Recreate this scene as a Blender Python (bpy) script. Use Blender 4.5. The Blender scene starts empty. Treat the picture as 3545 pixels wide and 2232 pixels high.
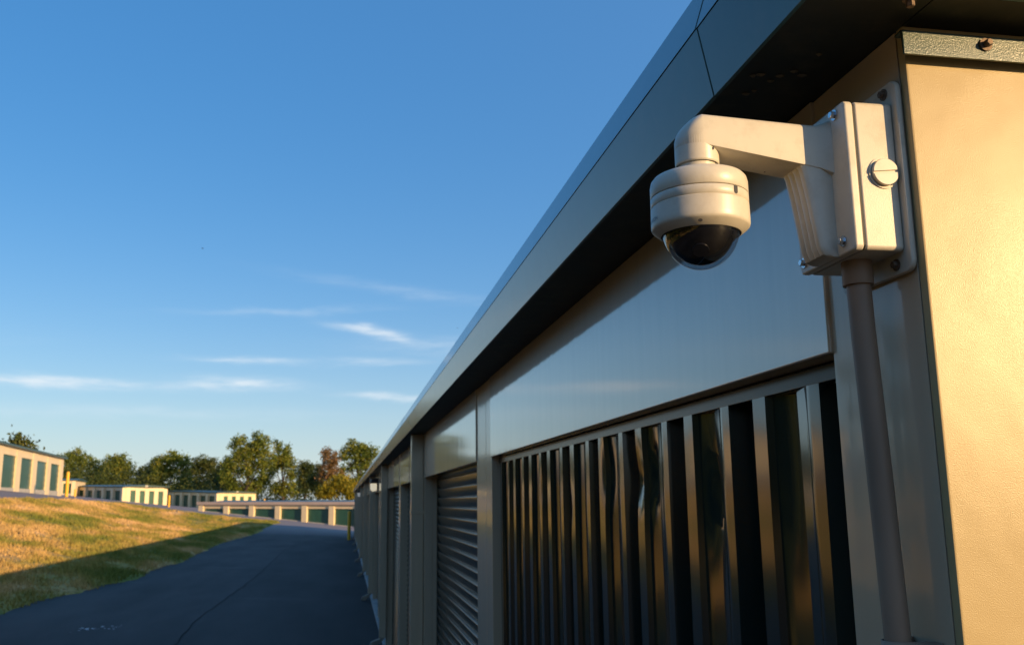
import bpy, bmesh, math, random
import numpy as np
from mathutils import Vector, Matrix, noise

sc = bpy.context.scene
COL = sc.collection
rng = np.random.default_rng(7)
random.seed(7)

# ------------------------------------------------------------------ camera
CAMPOS = Vector((0.0, 0.0, 2.0))
cam_d = bpy.data.cameras.new('camera')
cam = bpy.data.objects.new('camera', cam_d)
COL.objects.link(cam)
RIGHT = Vector((0.98447428, -0.17508530, -0.01247109))
DOWN = Vector((0.02096729, 0.18784025, -0.98197577))
FWD = Vector((0.17427209, 0.96646841, 0.18859496))
M = Matrix.Identity(4)
for i in range(3):
    M[i][0] = RIGHT[i]; M[i][1] = -DOWN[i]; M[i][2] = -FWD[i]; M[i][3] = CAMPOS[i]
cam.matrix_world = M
cam_d.sensor_width = 36.0
cam_d.sensor_fit = 'HORIZONTAL'
cam_d.lens = 32.395
cam_d.clip_start = 0.02
cam_d.clip_end = 3000
cam_d.dof.use_dof = True
cam_d.dof.focus_distance = 1.02
cam_d.dof.aperture_fstop = 16.0
sc.camera = cam

# ------------------------------------------------------------------ sun, sky, exposure
SUN_AZ, SUN_EL = math.radians(44.0), math.radians(10.9)     # azimuth from -Y towards +X
SUN_DIR = Vector((math.sin(SUN_AZ) * math.cos(SUN_EL), -math.cos(SUN_AZ) * math.cos(SUN_EL), math.sin(SUN_EL)))
sun_d = bpy.data.lights.new('sun', 'SUN')
sun_d.energy = 4.5
sun_d.angle = math.radians(0.53)
sun_d.color = (1.0, 0.66, 0.31)
sun = bpy.data.objects.new('sun', sun_d)
COL.objects.link(sun)
sun.rotation_euler = SUN_DIR.to_track_quat('Z', 'Y').to_euler()

world = bpy.data.worlds.new('World')
sc.world = world
world.use_nodes = True
wn, wl = world.node_tree.nodes, world.node_tree.links
wn.clear()

def wnode(kind, **kw):
    n = wn.new(kind)
    for k, v in kw.items():
        setattr(n, k, v)
    return n

def wmath(op, a, b=None, c=None, clamp=False):
    n = wnode('ShaderNodeMath', operation=op, use_clamp=clamp)
    for i, x in enumerate((a, b, c)):
        if x is None:
            continue
        if isinstance(x, (int, float)):
            n.inputs[i].default_value = x
        else:
            wl.new(x, n.inputs[i])
    return n.outputs[0]

sky = wnode('ShaderNodeTexSky', sky_type='NISHITA')
sky.sun_disc = False
sky.sun_elevation = SUN_EL
sky.sun_rotation = math.atan2(SUN_DIR.x, SUN_DIR.y)
sky.altitude = 200
sky.air_density = 1.0
sky.dust_density = 0.6
sky.ozone_density = 2.0
tc = wnode('ShaderNodeTexCoord')
sep = wnode('ShaderNodeSeparateXYZ')
wl.new(tc.outputs['Generated'], sep.inputs[0])
az = wmath('MULTIPLY', wmath('ARCTAN2', sep.outputs[0], sep.outputs[1]), 57.29578)
el = wmath('MULTIPLY', wmath('ARCSINE', sep.outputs[2]), 57.29578)
comb = wnode('ShaderNodeCombineXYZ')
wl.new(wmath('MULTIPLY', az, 0.16), comb.inputs[0])
wl.new(wmath('MULTIPLY', el, 0.75), comb.inputs[1])
nz = wnode('ShaderNodeTexNoise')
nz.inputs['Scale'].default_value = 1.0
nz.inputs['Detail'].default_value = 7
nz.inputs['Roughness'].default_value = 0.62
nz.inputs['Distortion'].default_value = 0.6
wl.new(comb.outputs[0], nz.inputs['Vector'])
nz2 = wnode('ShaderNodeTexNoise')
nz2.inputs['Scale'].default_value = 3.1
nz2.inputs['Detail'].default_value = 6
wl.new(comb.outputs[0], nz2.inputs['Vector'])
wob = wmath('SUBTRACT', nz.outputs['Fac'], 0.5)
# thin cirrus streaks: azimuth, elevation, half length, half height (degrees), slope, strength
CLOUDS = [(-16.6, 6.75, 3.9, 0.36, 0.0, 1.0), (-6.6, 6.95, 2.5, 0.40, 0.0, 1.0), (2.6, 6.30, 2.0, 0.26, -0.03, 0.95),
          (-6.0, 8.35, 2.3, 0.26, 0.0, 0.62), (1.2, 8.45, 2.6, 0.24, 0.0, 0.42), (1.6, 10.2, 2.0, 0.36, -0.19, 0.95), (-4.0, 11.4, 4.5, 0.28, 0.06, 0.22),
          (3.5, 12.8, 5.0, 0.40, -0.12, 0.20), (-13.0, 5.2, 9.0, 0.40, 0.0, 0.22), (8.0, 9.4, 5.0, 0.7, 0.0, 0.3),
          (-36.0, 8.2, 9.0, 0.7, 0.05, 0.6), (-58.0, 11.0, 12.0, 0.9, 0.03, 0.5), (40.0, 8.0, 12.0, 0.8, 0.0, 0.5)]
total = None
for a0, e0, da, de, slope, s in CLOUDS:
    dx = wmath('DIVIDE', wmath('SUBTRACT', az, a0), da * 1.22)
    ec = wmath('MULTIPLY_ADD', wmath('SUBTRACT', az, a0), slope, e0)
    ec = wmath('MULTIPLY_ADD', wob, 1.1, ec)
    dy = wmath('DIVIDE', wmath('SUBTRACT', el, ec), de * 0.85)
    r2 = wmath('ADD', wmath('MULTIPLY', dx, dx), wmath('MULTIPLY', dy, dy))
    m = wmath('EXPONENT', wmath('MULTIPLY', r2, -1.1))
    m = wmath('MULTIPLY', m, s)
    total = m if total is None else wmath('ADD', total, m)
fib = wmath('MULTIPLY_ADD', nz2.outputs['Fac'], 2.2, -0.35, clamp=True)
cloud = wmath('MULTIPLY', total, fib, clamp=True)
# pale air towards the horizon, all the way round
hz = wmath('EXPONENT', wmath('MULTIPLY', wmath('MAXIMUM', el, 0.0), -0.21))
hz = wmath('MULTIPLY', hz, 0.80)
hs = wnode('ShaderNodeHueSaturation')
hs.inputs['Saturation'].default_value = 1.3
hs.inputs['Value'].default_value = 1.3
wl.new(sky.outputs[0], hs.inputs['Color'])
sd = wnode('ShaderNodeVectorMath', operation='DOT_PRODUCT')
wl.new(tc.outputs['Generated'], sd.inputs[0])
sd.inputs[1].default_value = SUN_DIR
aur = wmath('MULTIPLY', wmath('POWER', wmath('MULTIPLY_ADD', sd.outputs['Value'], 0.5, 0.5), 1.6), 0.45)
mixh = wnode('ShaderNodeMix', data_type='RGBA')
wl.new(hz, mixh.inputs['Factor'])
mixs = wnode('ShaderNodeMix', data_type='RGBA')
mixs.inputs['Factor'].default_value = 0.5
wl.new(hs.outputs[0], mixs.inputs['A'])
mixs.inputs['B'].default_value = (0.34, 1.66, 4.3, 1)
mixa = wnode('ShaderNodeMix', data_type='RGBA')
wl.new(aur, mixa.inputs['Factor'])
wl.new(mixs.outputs['Result'], mixa.inputs['A'])
mixa.inputs['B'].default_value = (2.7, 4.1, 6.2, 1)
wl.new(mixa.outputs['Result'], mixh.inputs['A'])
mixh.inputs['B'].default_value = (5.0, 5.5, 5.45, 1)
mixc = wnode('ShaderNodeMix', data_type='RGBA')
wl.new(wmath('MULTIPLY', cloud, 0.8), mixc.inputs['Factor'])
wl.new(mixh.outputs['Result'], mixc.inputs['A'])
mixc.inputs['B'].default_value = (5.6, 6.1, 6.5, 1)
bg = wnode('ShaderNodeBackground')
bg.inputs['Strength'].default_value = 0.105
wl.new(mixc.outputs['Result'], bg.inputs['Color'])
wo = wnode('ShaderNodeOutputWorld')
wl.new(bg.outputs[0], wo.inputs['Surface'])

sc.view_settings.view_transform = 'Standard'
sc.view_settings.look = 'None'
sc.view_settings.gamma = 1.0
sc.view_settings.exposure = 0.5
sc.view_settings.use_curve_mapping = False

# ------------------------------------------------------------------ materials
def new_mat(name):
    m = bpy.data.materials.new(name)
    m.use_nodes = True
    nt = m.node_tree
    return m, nt.nodes, nt.links, nt.nodes['Principled BSDF']

def paint(name, col, rough=0.4, spec=0.5, var=0.12, vscale=6.0, bump=0.0, bscale=60.0, stretch=(1, 1, 1), coat=0.0, coat_rough=0.05,
          metallic=0.0, bump2=None, bdist=0.002, dirt=None, dscale=2.0, damount=0.5, coat_ior=1.5):
    m, n, l, b = new_mat(name)
    tcn = n.new('ShaderNodeTexCoord')
    geo = n.new('ShaderNodeNewGeometry')
    mp = n.new('ShaderNodeMapping')
    mp.inputs['Scale'].default_value = stretch
    l.new(geo.outputs['Position'], mp.inputs[0])
    t = n.new('ShaderNodeTexNoise')
    t.inputs['Scale'].default_value = vscale
    t.inputs['Detail'].default_value = 5
    l.new(mp.outputs[0], t.inputs['Vector'])
    r = n.new('ShaderNodeMapRange')
    r.inputs['From Min'].default_value = 0.3; r.inputs['From Max'].default_value = 0.7
    r.inputs['To Min'].default_value = 1 - var; r.inputs['To Max'].default_value = 1 + var
    l.new(t.outputs['Fac'], r.inputs['Value'])
    mul = n.new('ShaderNodeVectorMath'); mul.operation = 'SCALE'
    mul.inputs[0].default_value = col
    l.new(r.outputs[0], mul.inputs['Scale'])
    out = mul.outputs[0]
    if dirt:
        t2 = n.new('ShaderNodeTexNoise'); t2.inputs['Scale'].default_value = dscale; t2.inputs['Detail'].default_value = 8
        t2.inputs['Roughness'].default_value = 0.7
        l.new(mp.outputs[0], t2.inputs['Vector'])
        r2 = n.new('ShaderNodeMapRange')
        r2.inputs['From Min'].default_value = 0.5; r2.inputs['From Max'].default_value = 0.72
        r2.inputs['To Max'].default_value = damount
        l.new(t2.outputs['Fac'], r2.inputs['Value'])
        mx = n.new('ShaderNodeMix'); mx.data_type = 'RGBA'
        l.new(r2.outputs[0], mx.inputs['Factor']); l.new(out, mx.inputs['A']); mx.inputs['B'].default_value = (*dirt, 1)
        out = mx.outputs['Result']
    l.new(out, b.inputs['Base Color'])
    b.inputs['Roughness'].default_value = rough
    b.inputs['Specular IOR Level'].default_value = spec
    b.inputs['Metallic'].default_value = metallic
    b.inputs['Coat Weight'].default_value = coat
    b.inputs['Coat Roughness'].default_value = coat_rough
    b.inputs['Coat IOR'].default_value = coat_ior
    if bump:
        mp2 = n.new('ShaderNodeMapping'); mp2.inputs['Scale'].default_value = stretch
        l.new(geo.outputs['Position'], mp2.inputs[0])
        t3 = n.new('ShaderNodeTexNoise'); t3.inputs['Scale'].default_value = bscale; t3.inputs['Detail'].default_value = 3
        l.new(mp2.outputs[0], t3.inputs['Vector'])
        bp = n.new('ShaderNodeBump'); bp.inputs['Strength'].default_value = bump; bp.inputs['Distance'].default_value = bdist
        l.new(t3.outputs['Fac'], bp.inputs['Height'])
        if bump2:                                                   # slow waves of the sheet: (scale, strength, distance)
            t4 = n.new('ShaderNodeTexNoise'); t4.inputs['Scale'].default_value = bump2[0]; t4.inputs['Detail'].default_value = 3
            l.new(geo.outputs['Position'], t4.inputs['Vector'])
            bp2 = n.new('ShaderNodeBump'); bp2.inputs['Strength'].default_value = bump2[1]; bp2.inputs['Distance'].default_value = bump2[2]
            l.new(t4.outputs['Fac'], bp2.inputs['Height']); l.new(bp2.outputs[0], bp.inputs['Normal'])
        l.new(bp.outputs[0], b.inputs['Normal'])
        l.new(bp.outputs[0], b.inputs['Coat Normal'])
    return m

BEIGE = (0.56, 0.425, 0.275)
M_beige = paint('beige_paint', BEIGE, rough=0.42, var=0.05, vscale=3, coat=0.7, coat_rough=0.09, bump=0.25, bscale=2.2, stretch=(6, 6, 0.5), bdist=0.004)
M_beige_panel = paint('beige_panel_paint', (0.60, 0.47, 0.32), rough=0.4, var=0.05, vscale=3, coat=1.0, coat_rough=0.06, coat_ior=2.05, dirt=(0.40, 0.31, 0.22), dscale=1.6, damount=0.2, bump=0.10, bscale=1.6, stretch=(7, 7, 0.35), bdist=0.004)
M_endwall = paint('beige_stucco_steel', (0.445, 0.34, 0.168), rough=0.30, spec=0.27, var=0.08, vscale=2.2, bump2=(5, 0.5, 0.007), bump=0.42, bscale=800, bdist=0.0006, dirt=(0.34, 0.25, 0.14), dscale=2.2, damount=0.3)
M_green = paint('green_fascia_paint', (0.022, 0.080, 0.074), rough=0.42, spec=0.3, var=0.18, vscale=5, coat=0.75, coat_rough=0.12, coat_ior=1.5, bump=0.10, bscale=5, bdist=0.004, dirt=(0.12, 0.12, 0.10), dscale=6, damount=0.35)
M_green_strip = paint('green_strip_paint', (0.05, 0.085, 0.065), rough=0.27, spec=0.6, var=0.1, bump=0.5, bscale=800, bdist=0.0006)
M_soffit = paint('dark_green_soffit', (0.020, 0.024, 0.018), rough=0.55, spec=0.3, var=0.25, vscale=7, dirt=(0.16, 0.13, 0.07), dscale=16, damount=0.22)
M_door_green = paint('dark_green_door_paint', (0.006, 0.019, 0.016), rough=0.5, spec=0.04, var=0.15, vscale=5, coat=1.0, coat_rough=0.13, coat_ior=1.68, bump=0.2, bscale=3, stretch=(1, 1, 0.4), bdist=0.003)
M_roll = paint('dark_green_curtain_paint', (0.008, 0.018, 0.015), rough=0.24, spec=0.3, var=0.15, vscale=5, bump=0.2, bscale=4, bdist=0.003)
M_far_door = paint('green_door_paint', (0.022, 0.085, 0.055), rough=0.4, var=0.12, vscale=2, coat=0.3)
M_beige_matte = paint('matte_beige_paint', (0.30, 0.25, 0.19), rough=0.7, spec=0.2, var=0.2, vscale=10)  # darker, duller copy of the beige for the downspout elbows
M_cream = paint('cream_paint', (0.74, 0.60, 0.38), rough=0.5, var=0.05, vscale=1.0)
M_far_roof = paint('dark_green_roof', (0.035, 0.075, 0.07), rough=0.4, var=0.15, vscale=1.0)
M_fascia_far = paint('pinkish_cream_fascia', (0.46, 0.36, 0.30), rough=0.5, var=0.08, vscale=0.6)
M_concrete = paint('concrete', (0.38, 0.37, 0.35), rough=0.85, var=0.25, vscale=9, bump=0.4, bscale=80)
M_white = paint('white_powder_coat', (0.60, 0.555, 0.455), rough=0.36, var=0.03, vscale=30, bump=0.10, bscale=900, bdist=0.0006, dirt=(0.36, 0.30, 0.21), dscale=42, damount=0.32)
M_white_rough = paint('white_cast_paint', (0.58, 0.53, 0.43), rough=0.38, var=0.04, vscale=20, bump=0.22, bscale=650, bdist=0.0008, dirt=(0.32, 0.26, 0.17), dscale=34, damount=0.35)
M_rubber = paint('black_rubber', (0.012, 0.012, 0.012), rough=0.6)
M_zinc = paint('zinc_steel', (0.62, 0.64, 0.66), rough=0.25, metallic=1.0, var=0.1, vscale=200)
M_rust = paint('rusty_steel', (0.16, 0.11, 0.075), rough=0.6, metallic=0.4, var=0.4, vscale=300)
M_conduit = paint('tan_brown_painted_pipe', (0.27, 0.185, 0.125), rough=0.5, spec=0.35, var=0.2, vscale=14, stretch=(1, 1, 0.3), coat=0.0, coat_rough=0.2, bump=0.1, bscale=90)
M_yellow = paint('yellow_bollard_paint', (0.80, 0.43, 0.015), rough=0.45, var=0.1, vscale=3, dirt=(0.25, 0.15, 0.05), dscale=3, damount=0.4)
M_black = paint('black_plastic', (0.012, 0.012, 0.014), rough=0.4)
M_module = paint('black_module_plastic', (0.010, 0.009, 0.008), rough=0.22)
M_print = paint('grey_print', (0.10, 0.10, 0.11), rough=0.5)
M_mud = paint('mud', (0.13, 0.10, 0.055), rough=0.9)
M_bark = paint('tree_bark', (0.075, 0.055, 0.04), rough=0.9, var=0.4, vscale=3)

def lens_mat():
    m, n, l, b = new_mat('smoked_dome')
    n.remove(b)
    tr = n.new('ShaderNodeBsdfTransparent'); tr.inputs[0].default_value = (0.66, 0.66, 0.68, 1)
    gl = n.new('ShaderNodeBsdfGlossy'); gl.inputs['Roughness'].default_value = 0.012; gl.inputs[0].default_value = (1, 1, 1, 1)
    fr = n.new('ShaderNodeFresnel'); fr.inputs['IOR'].default_value = 1.8
    mx = n.new('ShaderNodeMixShader')
    ge = n.new('ShaderNodeNewGeometry')
    inv = n.new('ShaderNodeMath'); inv.operation = 'SUBTRACT'; inv.inputs[0].default_value = 1.0
    l.new(ge.outputs['Backfacing'], inv.inputs[1])
    mu = n.new('ShaderNodeMath'); mu.operation = 'MULTIPLY'
    l.new(fr.outputs[0], mu.inputs[0]); l.new(inv.outputs[0], mu.inputs[1])
    l.new(mu.outputs[0], mx.inputs[0]); l.new(tr.outputs[0], mx.inputs[1]); l.new(gl.outputs[0], mx.inputs[2])
    l.new(mx.outputs[0], n['Material Output'].inputs['Surface'])
    return m
M_lens = lens_mat()

def lamp_mat(name, col, s):
    m, n, l, b = new_mat(name)
    b.inputs['Base Color'].default_value = (0.85, 0.83, 0.78, 1)
    b.inputs['Roughness'].default_value = 0.25
    b.inputs['Emission Color'].default_value = (*col, 1)
    b.inputs['Emission Strength'].default_value = s
    return m
M_lamp = lamp_mat('lit_lamp_lens', (1.0, 0.86, 0.56), 0.38)
M_lamp_off = lamp_mat('lamp_lens', (1.0, 0.95, 0.85), 0.12)

def asphalt_mat():
    m, n, l, b = new_mat('asphalt')
    geo = n.new('ShaderNodeNewGeometry')
    def tex(scale, detail=6, rough=0.6, stretch=None):
        t = n.new('ShaderNodeTexNoise')
        t.inputs['Scale'].default_value = scale; t.inputs['Detail'].default_value = detail; t.inputs['Roughness'].default_value = rough
        if stretch:
            mp = n.new('ShaderNodeMapping'); mp.inputs['Scale'].default_value = stretch
            l.new(geo.outputs['Position'], mp.inputs[0]); l.new(mp.outputs[0], t.inputs['Vector'])
        else:
            l.new(geo.outputs['Position'], t.inputs['Vector'])
        return t.outputs['Fac']
    ramp = n.new('ShaderNodeValToRGB')
    ramp.color_ramp.elements[0].position = 0.32; ramp.color_ramp.elements[0].color = (0.0125, 0.012, 0.012, 1)
    ramp.color_ramp.elements[1].position = 0.70; ramp.color_ramp.elements[1].color = (0.043, 0.040, 0.039, 1)
    l.new(tex(0.55, 5, 0.55, (1.6, 0.35, 1)), ramp.inputs[0])
    grain = n.new('ShaderNodeMapRange')
    grain.inputs['From Min'].default_value = 0.3; grain.inputs['From Max'].default_value = 0.7
    grain.inputs['To Min'].default_value = 0.7; grain.inputs['To Max'].default_value = 1.35
    l.new(tex(55, 4, 0.8), grain.inputs['Value'])
    sc_ = n.new('ShaderNodeVectorMath'); sc_.operation = 'SCALE'
    l.new(ramp.outputs[0], sc_.inputs[0]); l.new(grain.outputs[0], sc_.inputs['Scale'])
    # pale streaks across the lane, a sheen put into the colour
    st = n.new('ShaderNodeMapRange'); st.inputs['From Min'].default_value = 0.60; st.inputs['From Max'].default_value = 0.75; st.inputs['To Max'].default_value = 0.45
    l.new(tex(0.6, 7, 0.65, (0.35, 1.3, 1)), st.inputs['Value'])
    mx = n.new('ShaderNodeMix'); mx.data_type = 'RGBA'
    l.new(st.outputs[0], mx.inputs['Factor']); l.new(sc_.outputs[0], mx.inputs['A']); mx.inputs['B'].default_value = (0.085, 0.083, 0.08, 1)
    # the left half of the lane is the older, paler mat
    px0 = n.new('ShaderNodeSeparateXYZ'); l.new(geo.outputs['Position'], px0.inputs[0])
    half = n.new('ShaderNodeMapRange'); half.inputs['From Min'].default_value = -2.26; half.inputs['From Max'].default_value = -2.34
    half.inputs['To Min'].default_value = 0.92; half.inputs['To Max'].default_value = 1.28
    l.new(px0.outputs['X'], half.inputs['Value'])
    hs_ = n.new('ShaderNodeVectorMath'); hs_.operation = 'SCALE'
    l.new(mx.outputs['Result'], hs_.inputs[0]); l.new(half.outputs[0], hs_.inputs['Scale'])
    # sunlight put into the colour: paler asphalt on the terrace and beyond the lane
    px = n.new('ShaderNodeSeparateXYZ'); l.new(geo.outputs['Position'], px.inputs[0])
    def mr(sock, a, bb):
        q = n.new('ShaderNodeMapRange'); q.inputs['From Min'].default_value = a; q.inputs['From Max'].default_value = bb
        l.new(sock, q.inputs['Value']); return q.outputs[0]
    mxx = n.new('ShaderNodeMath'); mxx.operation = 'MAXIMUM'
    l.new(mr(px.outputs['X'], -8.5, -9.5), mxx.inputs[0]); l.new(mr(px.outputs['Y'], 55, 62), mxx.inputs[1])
    sunlit_tone = n.new('ShaderNodeVectorMath'); sunlit_tone.operation = 'SCALE'
    sunlit_tone.inputs[0].default_value = (0.235, 0.195, 0.185); l.new(grain.outputs[0], sunlit_tone.inputs['Scale'])
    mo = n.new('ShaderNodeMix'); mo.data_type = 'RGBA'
    l.new(mxx.outputs[0], mo.inputs['Factor']); l.new(hs_.outputs[0], mo.inputs['A']); l.new(sunlit_tone.outputs[0], mo.inputs['B'])
    l.new(mo.outputs['Result'], b.inputs['Base Color'])
    b.inputs['Roughness'].default_value = 0.78
    b.inputs['Specular IOR Level'].default_value = 0.35
    bp = n.new('ShaderNodeBump'); bp.inputs['Strength'].default_value = 0.6; bp.inputs['Distance'].default_value = 0.01
    l.new(tex(90, 4, 0.7), bp.inputs['Height']); l.new(bp.outputs[0], b.inputs['Normal'])
    return m
M_asphalt = asphalt_mat()

def grass_mat(name, blades=False):
    m, n, l, b = new_mat(name)
    geo = n.new('ShaderNodeNewGeometry')
    def tex(scale, detail=6, rough=0.6, stretch=(1, 1, 1), off=0.0):
        mp = n.new('ShaderNodeMapping'); mp.inputs['Scale'].default_value = stretch; mp.inputs['Location'].default_value = (off, off, 0)
        l.new(geo.outputs['Position'], mp.inputs[0])
        t = n.new('ShaderNodeTexNoise')
        t.inputs['Scale'].default_value = scale; t.inputs['Detail'].default_value = detail; t.inputs['Roughness'].default_value = rough
        l.new(mp.outputs[0], t.inputs['Vector'])
        return t.outputs['Fac']
    r1 = n.new('ShaderNodeValToRGB')
    e = r1.color_ramp.elements
    e[0].position = 0.36; e[0].color = (0.17, 0.19, 0.036, 1)
    e[1].position = 0.66; e[1].color = (0.66, 0.43, 0.20, 1)
    x = e.new(0.47); x.color = (0.33, 0.26, 0.065, 1)
    x = e.new(0.55); x.color = (0.50, 0.33, 0.12, 1)
    # greener where the lane drains onto the foot of the bank
    px = n.new('ShaderNodeSeparateXYZ'); l.new(geo.outputs['Position'], px.inputs[0])
    ft = n.new('ShaderNodeMapRange'); ft.inputs['From Min'].default_value = -9.0; ft.inputs['From Max'].default_value = -6.0
    ft.inputs['To Min'].default_value = 0.0; ft.inputs['To Max'].default_value = 0.045
    l.new(px.outputs['X'], ft.inputs['Value'])
    sb = n.new('ShaderNodeMath'); sb.operation = 'SUBTRACT'
    l.new(tex(0.42, 6, 0.58, (1.4, 0.55, 1), 3.7), sb.inputs[0]); l.new(ft.outputs[0], sb.inputs[1])
    l.new(sb.outputs[0], r1.inputs[0])
    g = n.new('ShaderNodeMapRange')
    g.inputs['From Min'].default_value = 0.28; g.inputs['From Max'].default_value = 0.72
    g.inputs['To Min'].default_value = 0.55; g.inputs['To Max'].default_value = 1.45
    l.new(tex(9, 7, 0.75), g.inputs['Value'])
    s = n.new('ShaderNodeVectorMath'); s.operation = 'SCALE'
    l.new(r1.outputs[0], s.inputs[0]); l.new(g.outputs[0], s.inputs['Scale'])
    l.new(s.outputs[0], b.inputs['Base Color'])
    b.inputs['Roughness'].default_value = 0.85
    b.inputs['Specular IOR Level'].default_value = 0.2
    if not blades:
        bp = n.new('ShaderNodeBump'); bp.inputs['Strength'].default_value = 1.0; bp.inputs['Distance'].default_value = 0.06
        l.new(tex(6, 7, 0.75), bp.inputs['Height']); l.new(bp.outputs[0], b.inputs['Normal'])
    return m
M_grass = grass_mat('dry_grass')
M_blade = grass_mat('dry_grass_blades', True)

def leaf_mat(name, c0, c1, c2):
    m, n, l, b = new_mat(name)
    at = n.new('ShaderNodeAttribute'); at.attribute_name = 'tone'
    r = n.new('ShaderNodeValToRGB')
    e = r.color_ramp.elements
    e[0].color = (*c0, 1); e[1].color = (*c2, 1)
    x = e.new(0.5); x.color = (*c1, 1)
    l.new(at.outputs['Fac'], r.inputs[0])
    l.new(r.outputs[0], b.inputs['Base Color'])
    b.inputs['Roughness'].default_value = 0.6
    b.inputs['Specular IOR Level'].default_value = 0.25
    tr = n.new('ShaderNodeBsdfTranslucent')
    l.new(r.outputs[0], tr.inputs['Color'])
    mx = n.new('ShaderNodeMixShader'); mx.inputs[0].default_value = 0.25
    out = n['Material Output']
    l.new(b.outputs[0], mx.inputs[1]); l.new(tr.outputs[0], mx.inputs[2]); l.new(mx.outputs[0], out.inputs['Surface'])
    return m
L_olive = leaf_mat('olive_leaves', (0.050, 0.085, 0.014), (0.145, 0.19, 0.028), (0.30, 0.27, 0.042))
L_dark = leaf_mat('dark_leaves', (0.026, 0.045, 0.015), (0.070, 0.098, 0.022), (0.16, 0.15, 0.035))
L_red = leaf_mat('red_leaves', (0.10, 0.08, 0.03), (0.20, 0.12, 0.045), (0.28, 0.17, 0.09))
L_yellow = leaf_mat('yellow_leaves', (0.09, 0.11, 0.014), (0.25, 0.22, 0.018), (0.38, 0.28, 0.024))

# ------------------------------------------------------------------ mesh helpers
ORG = {}

def link(o):
    COL.objects.link(o)
    return o

class MB:
    """collects faces; build() links them as one mesh object"""
    def __init__(self):
        self.v, self.f, self.sm = [], [], []
    def add(self, verts, faces, smooth=False):
        o = len(self.v)
        self.v += [tuple(p) for p in verts]
        self.f += [tuple(i + o for i in f) for f in faces]
        self.sm += [smooth] * len(faces)
        return self
    def box(self, x0, x1, y0, y1, z0, z1):
        p = [(x0, y0, z0), (x1, y0, z0), (x1, y1, z0), (x0, y1, z0), (x0, y0, z1), (x1, y0, z1), (x1, y1, z1), (x0, y1, z1)]
        return self.hexa(p)
    def hexa(self, p):
        return self.add(p, [(0, 3, 2, 1), (4, 5, 6, 7), (0, 1, 5, 4), (1, 2, 6, 5), (2, 3, 7, 6), (3, 0, 4, 7)])
    def prism(self, poly, axis, a, b, smooth=False):
        """poly: 2D points; extruded from a to b along axis (0,1,2)"""
        def P(q, t):
            r = list(q); r.insert(axis, t); return tuple(r)
        n = len(poly)
        vs = [P(q, a) for q in poly] + [P(q, b) for q in poly]
        fs = [(i, (i + 1) % n, n + (i + 1) % n, n + i) for i in range(n)]
        self.add(vs, fs, smooth)
        self.add(vs, [tuple(range(n))[::-1], tuple(range(n, 2 * n))])
        return self
    def lathe(self, c, prof, n=64, axis=2, smooth=True):
        vs, fs = [], []
        m = len(prof)
        for j in range(n):
            t = 2 * math.pi * j / n
            for r, z in prof:
                q = [c[0], c[1], c[2]]
                a1, a2 = [(1, 2), (2, 0), (0, 1)][axis]
                q[a1] += r * math.cos(t); q[a2] += r * math.sin(t); q[axis] += z
                vs.append(tuple(q))
        for j in range(n):
            k = (j + 1) % n
            for i in range(m - 1):
                fs.append((j * m + i, k * m + i, k * m + i + 1, j * m + i + 1))
        return self.add(vs, fs, smooth)
    def tube(self, pts, r, n=16, caps=True, smooth=True):
        vs, fs = [], []
        pts = [Vector(p) for p in pts]
        rs = r if isinstance(r, (list, tuple)) else [r] * len(pts)
        for i, p in enumerate(pts):
            d = (pts[min(i + 1, len(pts) - 1)] - pts[max(i - 1, 0)]).normalized()
            u = d.orthogonal().normalized() if i == 0 else (u - d * u.dot(d)).normalized()
            w = d.cross(u)
            for k in range(n):
                a = 2 * math.pi * k / n
                vs.append(p + (u * math.cos(a) + w * math.sin(a)) * rs[i])
        for i in range(len(pts) - 1):
            for k in range(n):
                k2 = (k + 1) % n
                fs.append((i * n + k, i * n + k2, (i + 1) * n + k2, (i + 1) * n + k))
        self.add(vs, fs, smooth)
        if caps:
            self.add(vs, [tuple(range(n))[::-1], tuple(range((len(pts) - 1) * n, len(pts) * n))])
        return self
    def build(self, name, mat, parent=None, bevel=0.0, seg=2, sharp=35, props=None):
        me = bpy.data.meshes.new(name)
        o = ORG.get(parent.name, Vector()) if parent else Vector()
        me.from_pydata([(p[0] - o.x, p[1] - o.y, p[2] - o.z) for p in self.v], [], self.f)
        me.materials.append(mat)
        bm = bmesh.new(); bm.from_mesh(me)
        bmesh.ops.remove_doubles(bm, verts=bm.verts, dist=1e-6)
        bmesh.ops.recalc_face_normals(bm, faces=bm.faces)
        bm.to_mesh(me); bm.free()
        ob = link(bpy.data.objects.new(name, me))
        if parent:
            ob.parent = parent
            ORG[ob.name] = o
        if bevel:
            b = ob.modifiers.new('bevel', 'BEVEL'); b.width = bevel; b.segments = seg; b.limit_method = 'ANGLE'; b.angle_limit = math.radians(40)
            b.harden_normals = True
        me.polygons.foreach_set('use_smooth', [True] * len(me.polygons))
        me.set_sharp_from_angle(angle=math.radians(sharp))
        if props:
            for k, v in props.items():
                ob[k] = v
        return ob

def thing(name, loc, label, cat, group=None):
    o = link(bpy.data.objects.new(name, None))
    o.empty_display_size = 0.1
    o.location = loc
    ORG[o.name] = Vector(loc)
    o['label'] = label; o['category'] = cat
    if group:
        o['group'] = group
    return o

def tag(o, label, cat, group=None):
    o['label'] = label; o['category'] = cat
    if group:
        o['group'] = group
    return o

def copy_tree(o, parent=None):
    c = o.copy(); COL.objects.link(c)
    if parent:
        c.parent = parent
    for ch in o.children:
        copy_tree(ch, c)
    return c

def smooth01(t):
    t = min(max(t, 0.0), 1.0)
    return t * t * (3 - 2 * t)

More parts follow.
